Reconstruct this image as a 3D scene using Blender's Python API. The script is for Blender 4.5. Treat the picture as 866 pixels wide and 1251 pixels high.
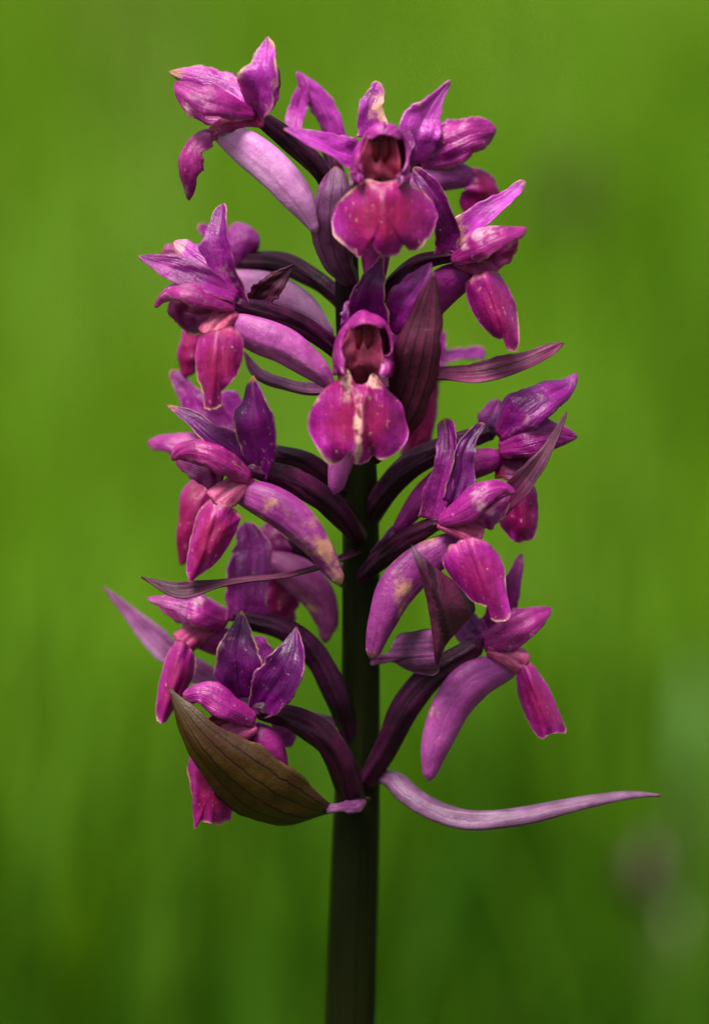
# A flowering purple meadow orchid, close up, in front of a blurred green meadow.
import bpy, math, random
import numpy as np
from mathutils import Vector, Matrix

for o in list(bpy.data.objects): bpy.data.objects.remove(o)
scene = bpy.context.scene
col = scene.collection

# ------------------------------------------------------------------ camera, sky, sun, exposure
D = 0.420                      # camera to stem, metres
LENS = 139.0
PITCH = math.radians(8.0)
CZ = 0.215                     # height of the picture's centre on the stem
cam_d = bpy.data.cameras.new('camera'); cam = bpy.data.objects.new('camera', cam_d); col.objects.link(cam)
cam_d.sensor_fit = 'VERTICAL'; cam_d.sensor_height = 36.0; cam_d.sensor_width = 36.0 * 866 / 1251
cam_d.lens = LENS; cam_d.clip_start = 0.01; cam_d.clip_end = 2000
cam.location = (0, -D * math.cos(PITCH), CZ + D * math.sin(PITCH))
cam.rotation_euler = (math.pi / 2 - PITCH, 0, 0)
cam_d.dof.use_dof = True
cam_d.dof.focus_distance = D - 0.0085
cam_d.dof.aperture_fstop = 10.0
scene.camera = cam

SUN_EL, SUN_AZ = math.radians(64), math.radians(-150)     # azimuth measured from +y (away from the camera), clockwise
w = bpy.data.worlds.new('World'); scene.world = w; w.use_nodes = True
nt = w.node_tree
sky = nt.nodes.new('ShaderNodeTexSky'); sky.sky_type = 'NISHITA'; sky.sun_disc = False
sky.sun_elevation = SUN_EL; sky.sun_rotation = SUN_AZ
sky.dust_density = 4.0; sky.air_density = 1.0; sky.ozone_density = 0.6
bg = nt.nodes['Background']; bg.inputs['Strength'].default_value = 0.062
veil = nt.nodes.new('ShaderNodeHueSaturation'); veil.inputs['Saturation'].default_value = 0.45     # thin even cloud
nt.links.new(sky.outputs['Color'], veil.inputs['Color']); nt.links.new(veil.outputs['Color'], bg.inputs['Color'])
sun_d = bpy.data.lights.new('sun', 'SUN'); sun = bpy.data.objects.new('sun', sun_d); col.objects.link(sun)
sun_d.energy = 2.3; sun_d.angle = math.radians(24); sun_d.color = (1.0, 0.95, 0.88)
sdir = Vector((math.sin(SUN_AZ) * math.cos(SUN_EL), math.cos(SUN_AZ) * math.cos(SUN_EL), math.sin(SUN_EL)))
sun.rotation_euler = sdir.to_track_quat('Z', 'Y').to_euler()
sun.location = (0, 0, 3)
scene.view_settings.view_transform = 'Standard'; scene.view_settings.look = 'None'
scene.view_settings.gamma = 1.0; scene.view_settings.exposure = 1.47
scene.view_settings.use_curve_mapping = False
scene.render.engine = 'CYCLES'
scene.cycles.use_denoising = True
scene.cycles.max_bounces = 8

# ------------------------------------------------------------------ photograph pixel + depth -> world
MM = 0.001
PXMM = 1251 / (36.0 * D / LENS * 1000)          # pixels per mm at the stem
_c, _s = math.cos(PITCH), math.sin(PITCH)
CAMP = np.array([0, -D * _c, CZ + D * _s])
def P(px, py, d=0.0):
    """world point on the vertical plane d mm in front of the stem"""
    xc = (px - 433) / 1251 * 36 / LENS; yc = -(py - 625.5) / 1251 * 36 / LENS
    v = np.array([xc, _c + _s * yc, -_s + _c * yc])
    t = (-d * MM - CAMP[1]) / v[1]
    return CAMP + v * t
def px2m(p): return p / PXMM * MM
def V3(a): return np.array([a[0], -a[2], a[1]], float)   # (right, up, toward camera) -> world

def catmull(pts, n):
    p = np.asarray(pts, float)
    if p.ndim == 1: p = p[:, None]
    m = len(p)
    q = np.vstack([2 * p[0] - p[1], p, 2 * p[-1] - p[-2]])
    t = np.linspace(0, m - 1, n); i = np.minimum(t.astype(int), m - 2); f = (t - i)[:, None]
    a, b, c, d = q[i], q[i + 1], q[i + 2], q[i + 3]
    return 0.5 * (2 * b + (c - a) * f + (2 * a - 5 * b + 4 * c - d) * f ** 2 + (3 * b - a - 3 * c + d) * f ** 3)
def nrm(v): return v / np.maximum(np.linalg.norm(v, axis=-1, keepdims=True), 1e-12)
class Noise:
    """smooth 2-d noise from a few random waves"""
    def __init__(s, rng, f, k=7):
        s.k = rng.normal(0, f, (k, 2)); s.p = rng.uniform(0, 6.28, k); s.k_n = k
    def __call__(s, a, b):
        r = 0
        for (kx, ky), p in zip(s.k, s.p): r = r + np.sin(kx * a + ky * b + p)
        return r / math.sqrt(s.k_n)

# ------------------------------------------------------------------ node materials
def newmat(name):
    m = bpy.data.materials.new(name); m.use_nodes = True
    t = m.node_tree; return m, t, t.nodes['Principled BSDF']
class N:
    def __init__(s, t): s.t = t
    def node(s, typ, **kw):
        n = s.t.nodes.new(typ)
        for k, v in kw.items(): setattr(n, k, v)
        return n
    def put(s, sock, v):
        if isinstance(v, bpy.types.NodeSocket): s.t.links.new(v, sock)
        else: sock.default_value = v
    def math(s, op, a, b=0.0, clamp=False):
        n = s.node('ShaderNodeMath', operation=op, use_clamp=clamp)
        s.put(n.inputs[0], a); s.put(n.inputs[1], b); return n.outputs[0]
    def ramp(s, v, lo, hi):          # smooth 0..1 between lo and hi
        n = s.node('ShaderNodeMapRange', interpolation_type='SMOOTHSTEP')
        s.put(n.inputs['Value'], v); s.put(n.inputs['From Min'], lo); s.put(n.inputs['From Max'], hi)
        return n.outputs[0]
    def mix(s, f, a, b):
        n = s.node('ShaderNodeMix', data_type='RGBA')
        s.put(n.inputs[0], f)
        s.put(n.inputs[6], a if isinstance(a, bpy.types.NodeSocket) else (*a, 1))
        s.put(n.inputs[7], b if isinstance(b, bpy.types.NodeSocket) else (*b, 1))
        return n.outputs[2]
    def noise(s, vec, scale, detail=2.0, rough=0.5):
        n = s.node('ShaderNodeTexNoise'); s.put(n.inputs['Vector'], vec)
        n.inputs['Scale'].default_value = scale; n.inputs['Detail'].default_value = detail; n.inputs['Roughness'].default_value = rough
        return n.outputs[0]
    def hsv(s, c, h, sa, v):
        n = s.node('ShaderNodeHueSaturation'); s.put(n.inputs['Color'], c)
        s.put(n.inputs['Hue'], h); s.put(n.inputs['Saturation'], sa); s.put(n.inputs['Value'], v); return n.outputs[0]

def tissue(name, c1, c2, edge=None, edge_w=0.08, vein=None, vein_n=9, vein_amt=0.3, blotch=None, blotch_amt=0.0,
           tip=None, tip_at=0.93, base=None, base_to=0.25, fleck=None, fleck_amt=0.0, centre=None, rough=0.45, sss=0.25, bump=0.35, spec=0.4, coat=0.0, mottle=0.5, midline=None):
    m, t, b = newmat(name); n = N(t)
    tc = n.node('ShaderNodeTexCoord'); oi = n.node('ShaderNodeObjectInfo')
    off = n.node('ShaderNodeVectorMath', operation='ADD'); n.put(off.inputs[0], tc.outputs['Object'])
    comb = n.node('ShaderNodeCombineXYZ')
    for i in range(3): n.put(comb.inputs[i], n.math('MULTIPLY', oi.outputs['Random'], (3.1, 7.7, 5.3)[i]))
    n.put(off.inputs[1], comb.outputs[0]); vec = off.outputs[0]
    sep = n.node('ShaderNodeSeparateXYZ'); n.put(sep.inputs[0], tc.outputs['UV']); u, v = sep.outputs[0], sep.outputs[1]
    at = n.node('ShaderNodeAttribute', attribute_name='edge'); ed = at.outputs['Fac']
    big = n.noise(vec, 330, 3); mid = n.noise(vec, 900, 4, 0.6); fine = n.noise(vec, 4200, 3, 0.6)
    c = n.mix(n.ramp(big, 0.36, 0.64), c1, c2)
    # streaks that run along the petal
    st = n.node('ShaderNodeCombineXYZ'); n.put(st.inputs[0], n.math('MULTIPLY', u, 26.0)); n.put(st.inputs[1], n.math('MULTIPLY', v, 2.6)); n.put(st.inputs[2], n.math('MULTIPLY', oi.outputs['Random'], 37.0))
    streak = n.noise(st.outputs[0], 1.0, 3)
    if centre: c = n.mix(n.math('MULTIPLY', n.ramp(n.math('ADD', ed, n.math('MULTIPLY', mid, 0.5)), 1.25, 0.55), 0.9), c, centre)
    if base: c = n.mix(n.ramp(n.math('ADD', v, n.math('MULTIPLY', streak, 0.25)), base_to + 0.1, 0.02), c, base)
    c = n.hsv(c, n.math('ADD', 0.488, n.math('MULTIPLY', oi.outputs['Random'], 0.024)),
              1.0, n.math('ADD', 0.46, n.math('ADD', n.math('MULTIPLY', streak, 0.34), n.math('ADD', n.math('MULTIPLY', fine, 0.36), n.math('MULTIPLY', mid, 0.40)))))
    if mottle:
        mo = n.noise(vec, 620, 6, 0.68)
        c = n.mix(n.math('MULTIPLY', n.ramp(mo, 0.50, 0.70), mottle), c, n.hsv(c, 0.5, 0.97, 1.9))
        c = n.mix(n.math('MULTIPLY', n.ramp(mo, 0.46, 0.30), mottle * 0.9), c, n.hsv(c, 0.5, 1.05, 0.45))
    hgt = n.math('ADD', n.math('MULTIPLY', mid, 0.7), n.math('ADD', n.math('MULTIPLY', fine, 0.25), n.math('MULTIPLY', streak, 0.3)))
    if vein:
        wob = n.math('ADD', n.math('MULTIPLY', u, vein_n * 6.2832), n.math('MULTIPLY', mid, 2.2))
        k = n.ramp(n.math('SINE', wob), 0.72, 1.0)
        c = n.mix(n.math('MULTIPLY', k, vein_amt), c, vein)
        hgt = n.math('SUBTRACT', hgt, n.math('MULTIPLY', k, 0.35 * vein_amt + 0.05))
    if midline:      # cream scar down the middle and on the shoulders of a lip
        da = n.math('ABSOLUTE', n.math('SUBTRACT', n.math('ADD', u, n.math('MULTIPLY', n.math('SUBTRACT', big, 0.5), 0.10)), 0.515))
        k = n.math('MULTIPLY', n.ramp(da, 0.050, 0.012), n.math('MULTIPLY', n.ramp(n.noise(vec, 700, 5, 0.7), 0.42, 0.58), n.ramp(v, 0.16, 0.34)))
        db = n.math('ABSOLUTE', n.math('SUBTRACT', n.math('ABSOLUTE', n.math('SUBTRACT', u, 0.5)), 0.13))
        k2 = n.math('MULTIPLY', n.ramp(db, 0.10, 0.02), n.math('MULTIPLY', n.ramp(mid, 0.46, 0.62), n.ramp(v, 0.36, 0.12)))
        c = n.mix(n.math('MULTIPLY', n.math('MAXIMUM', k, k2), 0.85), c, midline)
    if fleck:
        fl = n.noise(vec, 1500, 4, 0.65)
        k = n.math('MULTIPLY', n.ramp(fl, 0.60, 0.70), n.ramp(streak, 0.50, 0.62))
        c = n.mix(n.math('MULTIPLY', k, fleck_amt), c, fleck)
    if blotch:
        bl = n.noise(vec, 210, 4, 0.62)
        k = n.ramp(bl, 0.64 - 0.12 * blotch_amt, 0.74 - 0.08 * blotch_amt)
        c = n.mix(n.math('MULTIPLY', k, 0.8), c, blotch)
    if edge:
        gate = n.ramp(n.noise(vec, 260, 3, 0.6), 0.46, 0.64)
        k = n.ramp(n.math('ADD', ed, n.math('MULTIPLY', n.math('SUBTRACT', mid, 0.5), 0.22)), 1.0 - edge_w, 1.0)
        c = n.mix(n.math('MULTIPLY', n.math('MULTIPLY', k, gate), 0.7), c, edge)
        c = n.mix(n.math('MULTIPLY', n.ramp(ed, 0.93, 1.0), 0.07), c, edge)
    if tip:
        k = n.ramp(n.math('ADD', v, n.math('ADD', n.math('MULTIPLY', n.math('SUBTRACT', mid, 0.5), 0.30), n.math('MULTIPLY', n.math('SUBTRACT', oi.outputs['Random'], 0.6), 0.12))), tip_at - 0.01, tip_at + 0.09)
        c = n.mix(n.math('MULTIPLY', k, 0.85), c, tip)
    n.put(b.inputs['Base Color'], c)
    n.put(b.inputs['Roughness'], n.math('ADD', rough - 0.1, n.math('MULTIPLY', mid, 0.25)))
    b.inputs['Specular IOR Level'].default_value = spec
    b.inputs['Subsurface Weight'].default_value = sss
    b.inputs['Subsurface Radius'].default_value = (1.0, 0.45, 0.75); b.inputs['Subsurface Scale'].default_value = 0.0007
    b.inputs['Coat Weight'].default_value = coat
    bp = n.node('ShaderNodeBump'); bp.inputs['Strength'].default_value = bump; bp.inputs['Distance'].default_value = 0.0005
    n.put(bp.inputs['Height'], hgt); n.put(b.inputs['Normal'], bp.outputs[0])
    return m

TAN = (0.50, 0.29, 0.13); BROWN = (0.24, 0.10, 0.03); DUST = (0.62, 0.40, 0.55)
M = {}
M['sepal'] = tissue('sepal_purple', (0.2099, 0.0050, 0.1690), (0.1212, 0.0017, 0.1052), TAN, 0.10, (0.09, 0.002, 0.09), 6, 0.22, (0.48, 0.26, 0.26), 0.25, BROWN, 0.96, base=(0.2380, 0.0082, 0.1530), fleck=DUST, fleck_amt=0.45, rough=0.28, spec=0.36, sss=0.35, mottle=0.4, bump=0.5)
M['sepal_light'] = tissue('sepal_lilac', (0.3430, 0.0260, 0.2932), (0.2318, 0.0100, 0.1983), TAN, 0.14, (0.16, 0.006, 0.16), 6, 0.2, (0.55, 0.30, 0.28), 0.4, BROWN, 0.96, base=(0.2418, 0.0084, 0.1638), fleck=DUST, fleck_amt=0.45, rough=0.28, spec=0.38, sss=0.35, mottle=0.4, bump=0.5)
M['sepal_worn'] = tissue('sepal_lilac_with_dry_tip', (0.3523, 0.0250, 0.2995), (0.2416, 0.0098, 0.2060), TAN, 0.25, (0.16, 0.006, 0.16), 6, 0.2, (0.52, 0.30, 0.16), 0.9, (0.36, 0.19, 0.07), 0.88, base=(0.2542, 0.0103, 0.1722), fleck=DUST, fleck_amt=0.5, rough=0.28, spec=0.38, sss=0.35, mottle=0.4, bump=0.5)
M['sepal_dark'] = tissue('sepal_violet', (0.1064, 0.0008, 0.0961), (0.0549, 0.0004, 0.0535), TAN, 0.10, (0.045, 0.001, 0.045), 7, 0.3, (0.42, 0.24, 0.30), 0.25, (0.30, 0.13, 0.03), 0.91, fleck=DUST, fleck_amt=0.5, rough=0.28, spec=0.28, sss=0.3, mottle=0.26)
M['petal'] = tissue('petal_magenta', (0.2779, 0.0107, 0.1690), (0.1878, 0.0038, 0.1182), TAN, 0.16, (0.15, 0.003, 0.10), 6, 0.22, (0.58, 0.30, 0.40), 0.35, (0.24, 0.014, 0.10), 0.95, base=(0.2800, 0.0168, 0.1540), fleck=(0.70, 0.45, 0.62), fleck_amt=0.55, rough=0.28, spec=0.40, sss=0.35, mottle=0.4, bump=0.5)
M['petal_hood'] = tissue('petal_hood', (0.2779, 0.0107, 0.1690), (0.1878, 0.0038, 0.1182), (0.40, 0.10, 0.34), 0.05, (0.15, 0.003, 0.10), 6, 0.22, (0.58, 0.30, 0.40), 0.35, (0.24, 0.014, 0.10), 0.95, base=(0.2800, 0.0168, 0.1540), fleck=(0.70, 0.45, 0.62), fleck_amt=0.55, rough=0.28, spec=0.40, sss=0.35, mottle=0.4, bump=0.5)
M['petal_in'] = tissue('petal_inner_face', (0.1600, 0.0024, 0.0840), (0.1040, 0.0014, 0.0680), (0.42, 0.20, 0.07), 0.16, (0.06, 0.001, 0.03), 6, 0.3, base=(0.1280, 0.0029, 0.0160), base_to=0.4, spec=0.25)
M['lip'] = tissue('lip_magenta', (0.2803, 0.0076, 0.1924), (0.2141, 0.0034, 0.1208), TAN, 0.12, (0.18, 0.002, 0.05), 7, 0.28, None, 0, centre=(0.1968, 0.0014, 0.0625), base=(0.3608, 0.0361, 0.1194), base_to=0.18, fleck=(0.66, 0.34, 0.34), fleck_amt=0.9, rough=0.36, spec=0.28, sss=0.3)
M['lip_front'] = tissue('lip_crimson_magenta', (0.2611, 0.0053, 0.1895), (0.2015, 0.0023, 0.1179), (0.50, 0.28, 0.20), 0.10, (0.18, 0.001, 0.04), 8, 0.25, None, 0, centre=(0.2014, 0.0009, 0.0351), base=(0.2736, 0.0030, 0.0376), base_to=0.32, fleck=(0.70, 0.40, 0.34), fleck_amt=0.95, rough=0.36, spec=0.28, sss=0.3)
M['lip_scarred'] = tissue('lip_magenta_with_cream_scars', (0.2611, 0.0053, 0.1895), (0.2015, 0.0023, 0.1179), (0.50, 0.28, 0.20), 0.10, (0.18, 0.001, 0.04), 8, 0.25, None, 0, centre=(0.2014, 0.0009, 0.0351), base=(0.2736, 0.0030, 0.0376), base_to=0.32, fleck=(0.70, 0.40, 0.34), fleck_amt=0.95, rough=0.36, spec=0.28, sss=0.3, midline=(0.62, 0.38, 0.30))
M['spur'] = tissue('spur_mauve', (0.3170, 0.0612, 0.2408), (0.2507, 0.0337, 0.1865), None, 0, (0.26, 0.03, 0.21), 5, 0.18, (0.50, 0.28, 0.18), 0.35, base=(0.2220, 0.0088, 0.1184), base_to=0.18, rough=0.40, spec=0.24, sss=0.35, fleck=(0.6, 0.4, 0.5), fleck_amt=0.3, mottle=0.4)
M['spur_pale'] = tissue('spur_pale_mauve', (0.5263, 0.2333, 0.4717), (0.4418, 0.1555, 0.3851), None, 0, (0.40, 0.09, 0.34), 5, 0.15, (0.58, 0.28, 0.28), 0.15, base=(0.2910, 0.0169, 0.1397), base_to=0.14, rough=0.40, spec=0.30, sss=0.35, mottle=0.3)  # paler copy of the spur; brighter light high on the spike put into colour
M['spur_worn'] = tissue('spur_mauve_with_tan_patches', (0.2206, 0.0277, 0.1663), (0.1669, 0.0151, 0.1275), None, 0, (0.22, 0.02, 0.18), 5, 0.18, (0.42, 0.225, 0.10), 1.0, base=(0.1612, 0.0060, 0.0930), base_to=0.18, rough=0.40, spec=0.24, sss=0.35, mottle=0.4)
M['spur_deep'] = tissue('spur_magenta', (0.2218, 0.0094, 0.1510), (0.1544, 0.0042, 0.0994), None, 0, (0.13, 0.005, 0.09), 5, 0.2, rough=0.42, spec=0.22, sss=0.3)
M['column'] = tissue('column_pale_pink', (0.36, 0.062, 0.145), (0.27, 0.022, 0.100), None, 0, (0.28, 0.02, 0.05), 3, 0.3, sss=0.3, spec=0.25, fleck=(0.65, 0.4, 0.3), fleck_amt=0.5)
M['column_deep'] = tissue('column_rose', (0.30, 0.042, 0.105), (0.21, 0.010, 0.055), None, 0, (0.22, 0.008, 0.03), 3, 0.3, sss=0.3, spec=0.25, fleck=(0.6, 0.34, 0.26), fleck_amt=0.5)
M['anther'] = tissue('anther_crimson', (0.12, 0.003, 0.012), (0.07, 0.002, 0.008), sss=0.05, spec=0.2)
M['throat_shade'] = tissue('throat_shade_crimson', (0.026, 0.001, 0.004), (0.014, 0.001, 0.003), sss=0.0, spec=0.04, rough=0.8)  # near-black colour stands for the shade inside the spur opening
M['ovary'] = tissue('ovary_dark_purple', (0.050, 0.0030, 0.030), (0.018, 0.0014, 0.011), None, 0, (0.009, 0.001, 0.006), 4, 0.6, rough=0.42, sss=0.03, spec=0.2, mottle=0.35)
M['bract'] = tissue('bract_dark_purple', (0.080, 0.008, 0.036), (0.044, 0.004, 0.020), (0.20, 0.05, 0.09), 0.05, (0.012, 0.001, 0.006), 5, 0.8, rough=0.45, sss=0.05, spec=0.25, fleck=(0.3, 0.14, 0.22), fleck_amt=0.3, mottle=0.25)
M['bract_mauve'] = tissue('bract_dusky_mauve', (0.190, 0.052, 0.165), (0.115, 0.024, 0.090), (0.30, 0.13, 0.20), 0.08, (0.050, 0.006, 0.034), 4, 0.6, None, 0, (0.20, 0.06, 0.06), 0.95, rough=0.42, sss=0.06, spec=0.3, mottle=0.25)
M['bract_lilac'] = tissue('bract_lilac', (0.150, 0.062, 0.135), (0.085, 0.026, 0.070), (0.30, 0.13, 0.20), 0.04, (0.12, 0.03, 0.10), 4, 0.45, None, 0, (0.20, 0.06, 0.06), 0.94, rough=0.42, sss=0.06, spec=0.3, mottle=0.25)
M['bract_pink'] = tissue('bract_dark_pink', (0.20, 0.030, 0.095), (0.115, 0.012, 0.052), (0.34, 0.12, 0.20), 0.06, (0.040, 0.003, 0.018), 3, 0.7, rough=0.42, sss=0.06, spec=0.3)
M['bract_olive'] = tissue('bract_olive_brown', (0.046, 0.024, 0.004), (0.040, 0.014, 0.005), (0.15, 0.065, 0.02), 0.06, (0.014, 0.005, 0.002), 5, 0.8, (0.060, 0.010, 0.012), 0.6, (0.08, 0.016, 0.025), 0.93, rough=0.36, sss=0.03, spec=0.3, fleck=(0.09, 0.05, 0.02), fleck_amt=0.4, mottle=0.15)
M['bract_grey'] = tissue('bract_dark_with_pale_tip', (0.072, 0.008, 0.028), (0.040, 0.005, 0.018), (0.15, 0.04, 0.06), 0.06, (0.009, 0.001, 0.005), 3, 0.85, None, 0, base=(0.30, 0.19, 0.27), base_to=0.26, rough=0.4, sss=0.04, spec=0.3)

def stem_mat():
    m, t, b = newmat('stem_purple_to_olive'); n = N(t)
    tc = n.node('ShaderNodeTexCoord'); sep = n.node('ShaderNodeSeparateXYZ'); n.put(sep.inputs[0], tc.outputs['UV'])
    u, v = sep.outputs[0], sep.outputs[1]
    st = n.node('ShaderNodeCombineXYZ'); n.put(st.inputs[0], n.math('MULTIPLY', u, 34.0)); n.put(st.inputs[1], n.math('MULTIPLY', v, 9.0))
    streak = n.noise(st.outputs[0], 1.0, 4); fine = n.noise(tc.outputs['Object'], 3500, 3)
    c = n.mix(n.ramp(n.math('ADD', v, n.math('MULTIPLY', streak, 0.12)), 0.72, 0.90), (0.0072, 0.0092, 0.0008), (0.010, 0.0011, 0.0042))
    c = n.hsv(c, 0.5, 1.0, n.math('ADD', 0.35, n.math('ADD', n.math('MULTIPLY', streak, 0.85), n.math('MULTIPLY', fine, 0.45))))
    n.put(b.inputs['Base Color'], c); b.inputs['Roughness'].default_value = 0.5; b.inputs['Specular IOR Level'].default_value = 0.10
    bp = n.node('ShaderNodeBump'); bp.inputs['Strength'].default_value = 0.4; bp.inputs['Distance'].default_value = 0.0006
    n.put(bp.inputs['Height'], streak); n.put(b.inputs['Normal'], bp.outputs[0])
    return m
M['stem'] = stem_mat()
M['leaf'] = tissue('leaf_green', (0.055, 0.120, 0.012), (0.040, 0.095, 0.010), None, 0, (0.09, 0.16, 0.03), 7, 0.4, sss=0.05, spec=0.35)
M['leaf_pale'] = tissue('leaf_blue_green', (0.066, 0.135, 0.032), (0.055, 0.115, 0.022), None, 0, (0.09, 0.16, 0.05), 5, 0.3, sss=0.0, spec=0.08, rough=0.7)
M['seed_brown'] = tissue('seed_head_brown', (0.038, 0.014, 0.006), (0.022, 0.008, 0.004), None, 0, fleck=(0.2, 0.15, 0.08), fleck_amt=0.5, sss=0.0)
M['stalk'] = tissue('stalk_green', (0.075, 0.115, 0.02), (0.06, 0.09, 0.02), None, 0, sss=0.0)


# ------------------------------------------------------------------ mesh builders
SEED = [100]
def rng_next():
    SEED[0] += 1; return np.random.default_rng(SEED[0])

def mesh_obj(name, verts, faces, uv, edge, mat, parent, mats=None, fmat=None):
    origin = verts[0].copy() if parent is not None else np.zeros(3)
    me = bpy.data.meshes.new(name)
    me.from_pydata((verts - origin).tolist(), [], faces.tolist() if isinstance(faces, np.ndarray) else faces)
    ul = me.uv_layers.new(name='UVMap')
    li = np.empty(len(me.loops), np.int32); me.loops.foreach_get('vertex_index', li)
    ul.data.foreach_set('uv', uv[li].astype(np.float32).ravel())
    a = me.attributes.new('edge', 'FLOAT', 'POINT'); a.data.foreach_set('value', edge.astype(np.float32))
    me.polygons.foreach_set('use_smooth', np.ones(len(me.polygons), bool))
    me.materials.append(mat)
    me.update()
    ob = bpy.data.objects.new(name, me); col.objects.link(ob)
    ob.location = origin
    if parent is not None:
        ob.parent = parent
        ob.matrix_parent_inverse = Matrix.Identity(4)
        ob.location = Vector(origin) - Vector(ABS[parent.name])
    ABS[ob.name] = tuple(origin)
    return ob
ABS = {}

def grid_faces(n, m, off=0, flip=False, wrap=False):
    i = np.arange(n - 1)[:, None]; j = np.arange(m if wrap else m - 1)[None, :]
    j2 = (j + 1) % m
    a = i * m + j; b = i * m + j2; c = (i + 1) * m + j2; d = (i + 1) * m + j
    f = np.stack(np.broadcast_arrays(a, b, c, d), -1).reshape(-1, 4) + off
    return f[:, ::-1] if flip else f

def shell(name, G, uv, edge, mat, parent, thick):
    """thin closed sheet from an n x m grid of points"""
    n, m = G.shape[:2]
    du = np.gradient(G, axis=1); dv = np.gradient(G, axis=0)
    nn = nrm(np.cross(du, dv))
    tp = (thick * MM * 0.5 * (1 - 0.75 * np.clip(edge, 0, 1) ** 4))[..., None]
    A = (G + nn * tp).reshape(-1, 3); B = (G - nn * tp).reshape(-1, 3)
    verts = np.vstack([A, B]); k = n * m
    f = [grid_faces(n, m), grid_faces(n, m, k, True)]
    idx = np.arange(k).reshape(n, m)
    rim = np.concatenate([idx[0, :], idx[1:, -1], idx[-1, -2::-1], idx[-2:0:-1, 0]])
    r2 = np.roll(rim, -1)
    f.append(np.stack([r2, rim, rim + k, r2 + k], -1))
    return mesh_obj(name, verts, np.vstack(f), np.vstack([uv.reshape(-1, 2)] * 2), np.tile(edge.ravel(), 2), mat, parent)

def leaf(parent, name, mat, spine, w, face=(0, 0.15, 1), curl=0.5, wave=0.09, groove=0.06, rag=0.08, bump=0.02, thick=0.28, n=36, m=19, u0=-1, u1=1, waves=2.5, pleat=0.018, twist=0.30, crumple=0.05, round_tip=True):
    """petal, sepal or bract: spine of (px, py, depth), half-widths in px, the way its concave face looks"""
    rng = rng_next()
    S = catmull([P(*q) for q in spine], n)
    W = np.maximum(catmull(w, n)[:, 0], 0.6) ; W = px2m(W)[:, None]
    c0 = np.abs(np.asarray(curl, float)).max()
    if c0 < 1.5 and u0 == -1 and u1 == 1: W = W * 1.07 * c0 / math.sin(c0)
    if round_tip and u0 == -1 and u1 == 1:
        tv = np.linspace(0, 1, n); W = W * np.where(tv > 0.90, np.sqrt(np.clip(1 - ((tv - 0.90) / 0.102) ** 2, 0.01, 1)), 1)[:, None]
    F = np.array(face, float)
    F = np.tile(V3(F), (n, 1)) if F.ndim == 1 else catmull([V3(f) for f in F], n)
    T = nrm(np.gradient(S, axis=0))
    Nn = nrm(F - (F * T).sum(1, keepdims=True) * T); B = np.cross(T, Nn)
    u = np.linspace(u0, u1, m)[None, :]; v = np.linspace(0, 1, n)[:, None]
    ta = rng.uniform(-twist, twist) * v ** 1.5 * 1.6
    Nn, B = Nn * np.cos(ta) + B * np.sin(ta), B * np.cos(ta) - Nn * np.sin(ta)
    nz = Noise(rng, 9.0); nb = Noise(rng, 5.0); n3 = Noise(rng, 14.0); nc = Noise(rng, 4.5, 12)
    side = np.where(u > 0, 3.7, 0.0)
    Wv = W * (1 + rag * nz(v * 2, side) * np.abs(u) ** 2 + 0.4 * rag * n3(v * 4, side + 9) * np.abs(u) ** 4)
    cu = np.array(curl, float)
    cu = np.full((n, 1), float(cu)) if cu.ndim == 0 else catmull(cu, n)
    cu = np.where(np.abs(cu) < 1e-3, 1e-3, cu); th = u * cu
    X = Wv * np.sin(th) / cu; H = Wv * (1 - np.cos(th)) / cu
    ph = rng.uniform(0, 6.28)
    H = H + wave * Wv * u ** 2 * np.sin(waves * 6.28 * v + ph + side)
    H = H - groove * Wv * np.exp(-(u / 0.16) ** 2) + crumple * Wv * nc(u * 1.0, v * 2.2) + bump * 1.6 * Wv * nb(u * 1.2, v * 2.5) + pleat * Wv * np.sin(u * rng.uniform(6, 10) + rng.uniform(0, 6)) * np.sin(np.pi * v)
    G = S[:, None, :] + X[..., None] * B[:, None, :] + H[..., None] * Nn[:, None, :]
    uv = np.stack(np.broadcast_arrays((u + 1) / 2, v), -1)
    edge = np.broadcast_to(np.maximum(np.abs(u), np.clip((v - 0.9) * 8, 0, 1) * 0.9), (n, m)).copy()
    return shell(name, G, uv, edge, mat, parent, thick)

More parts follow.
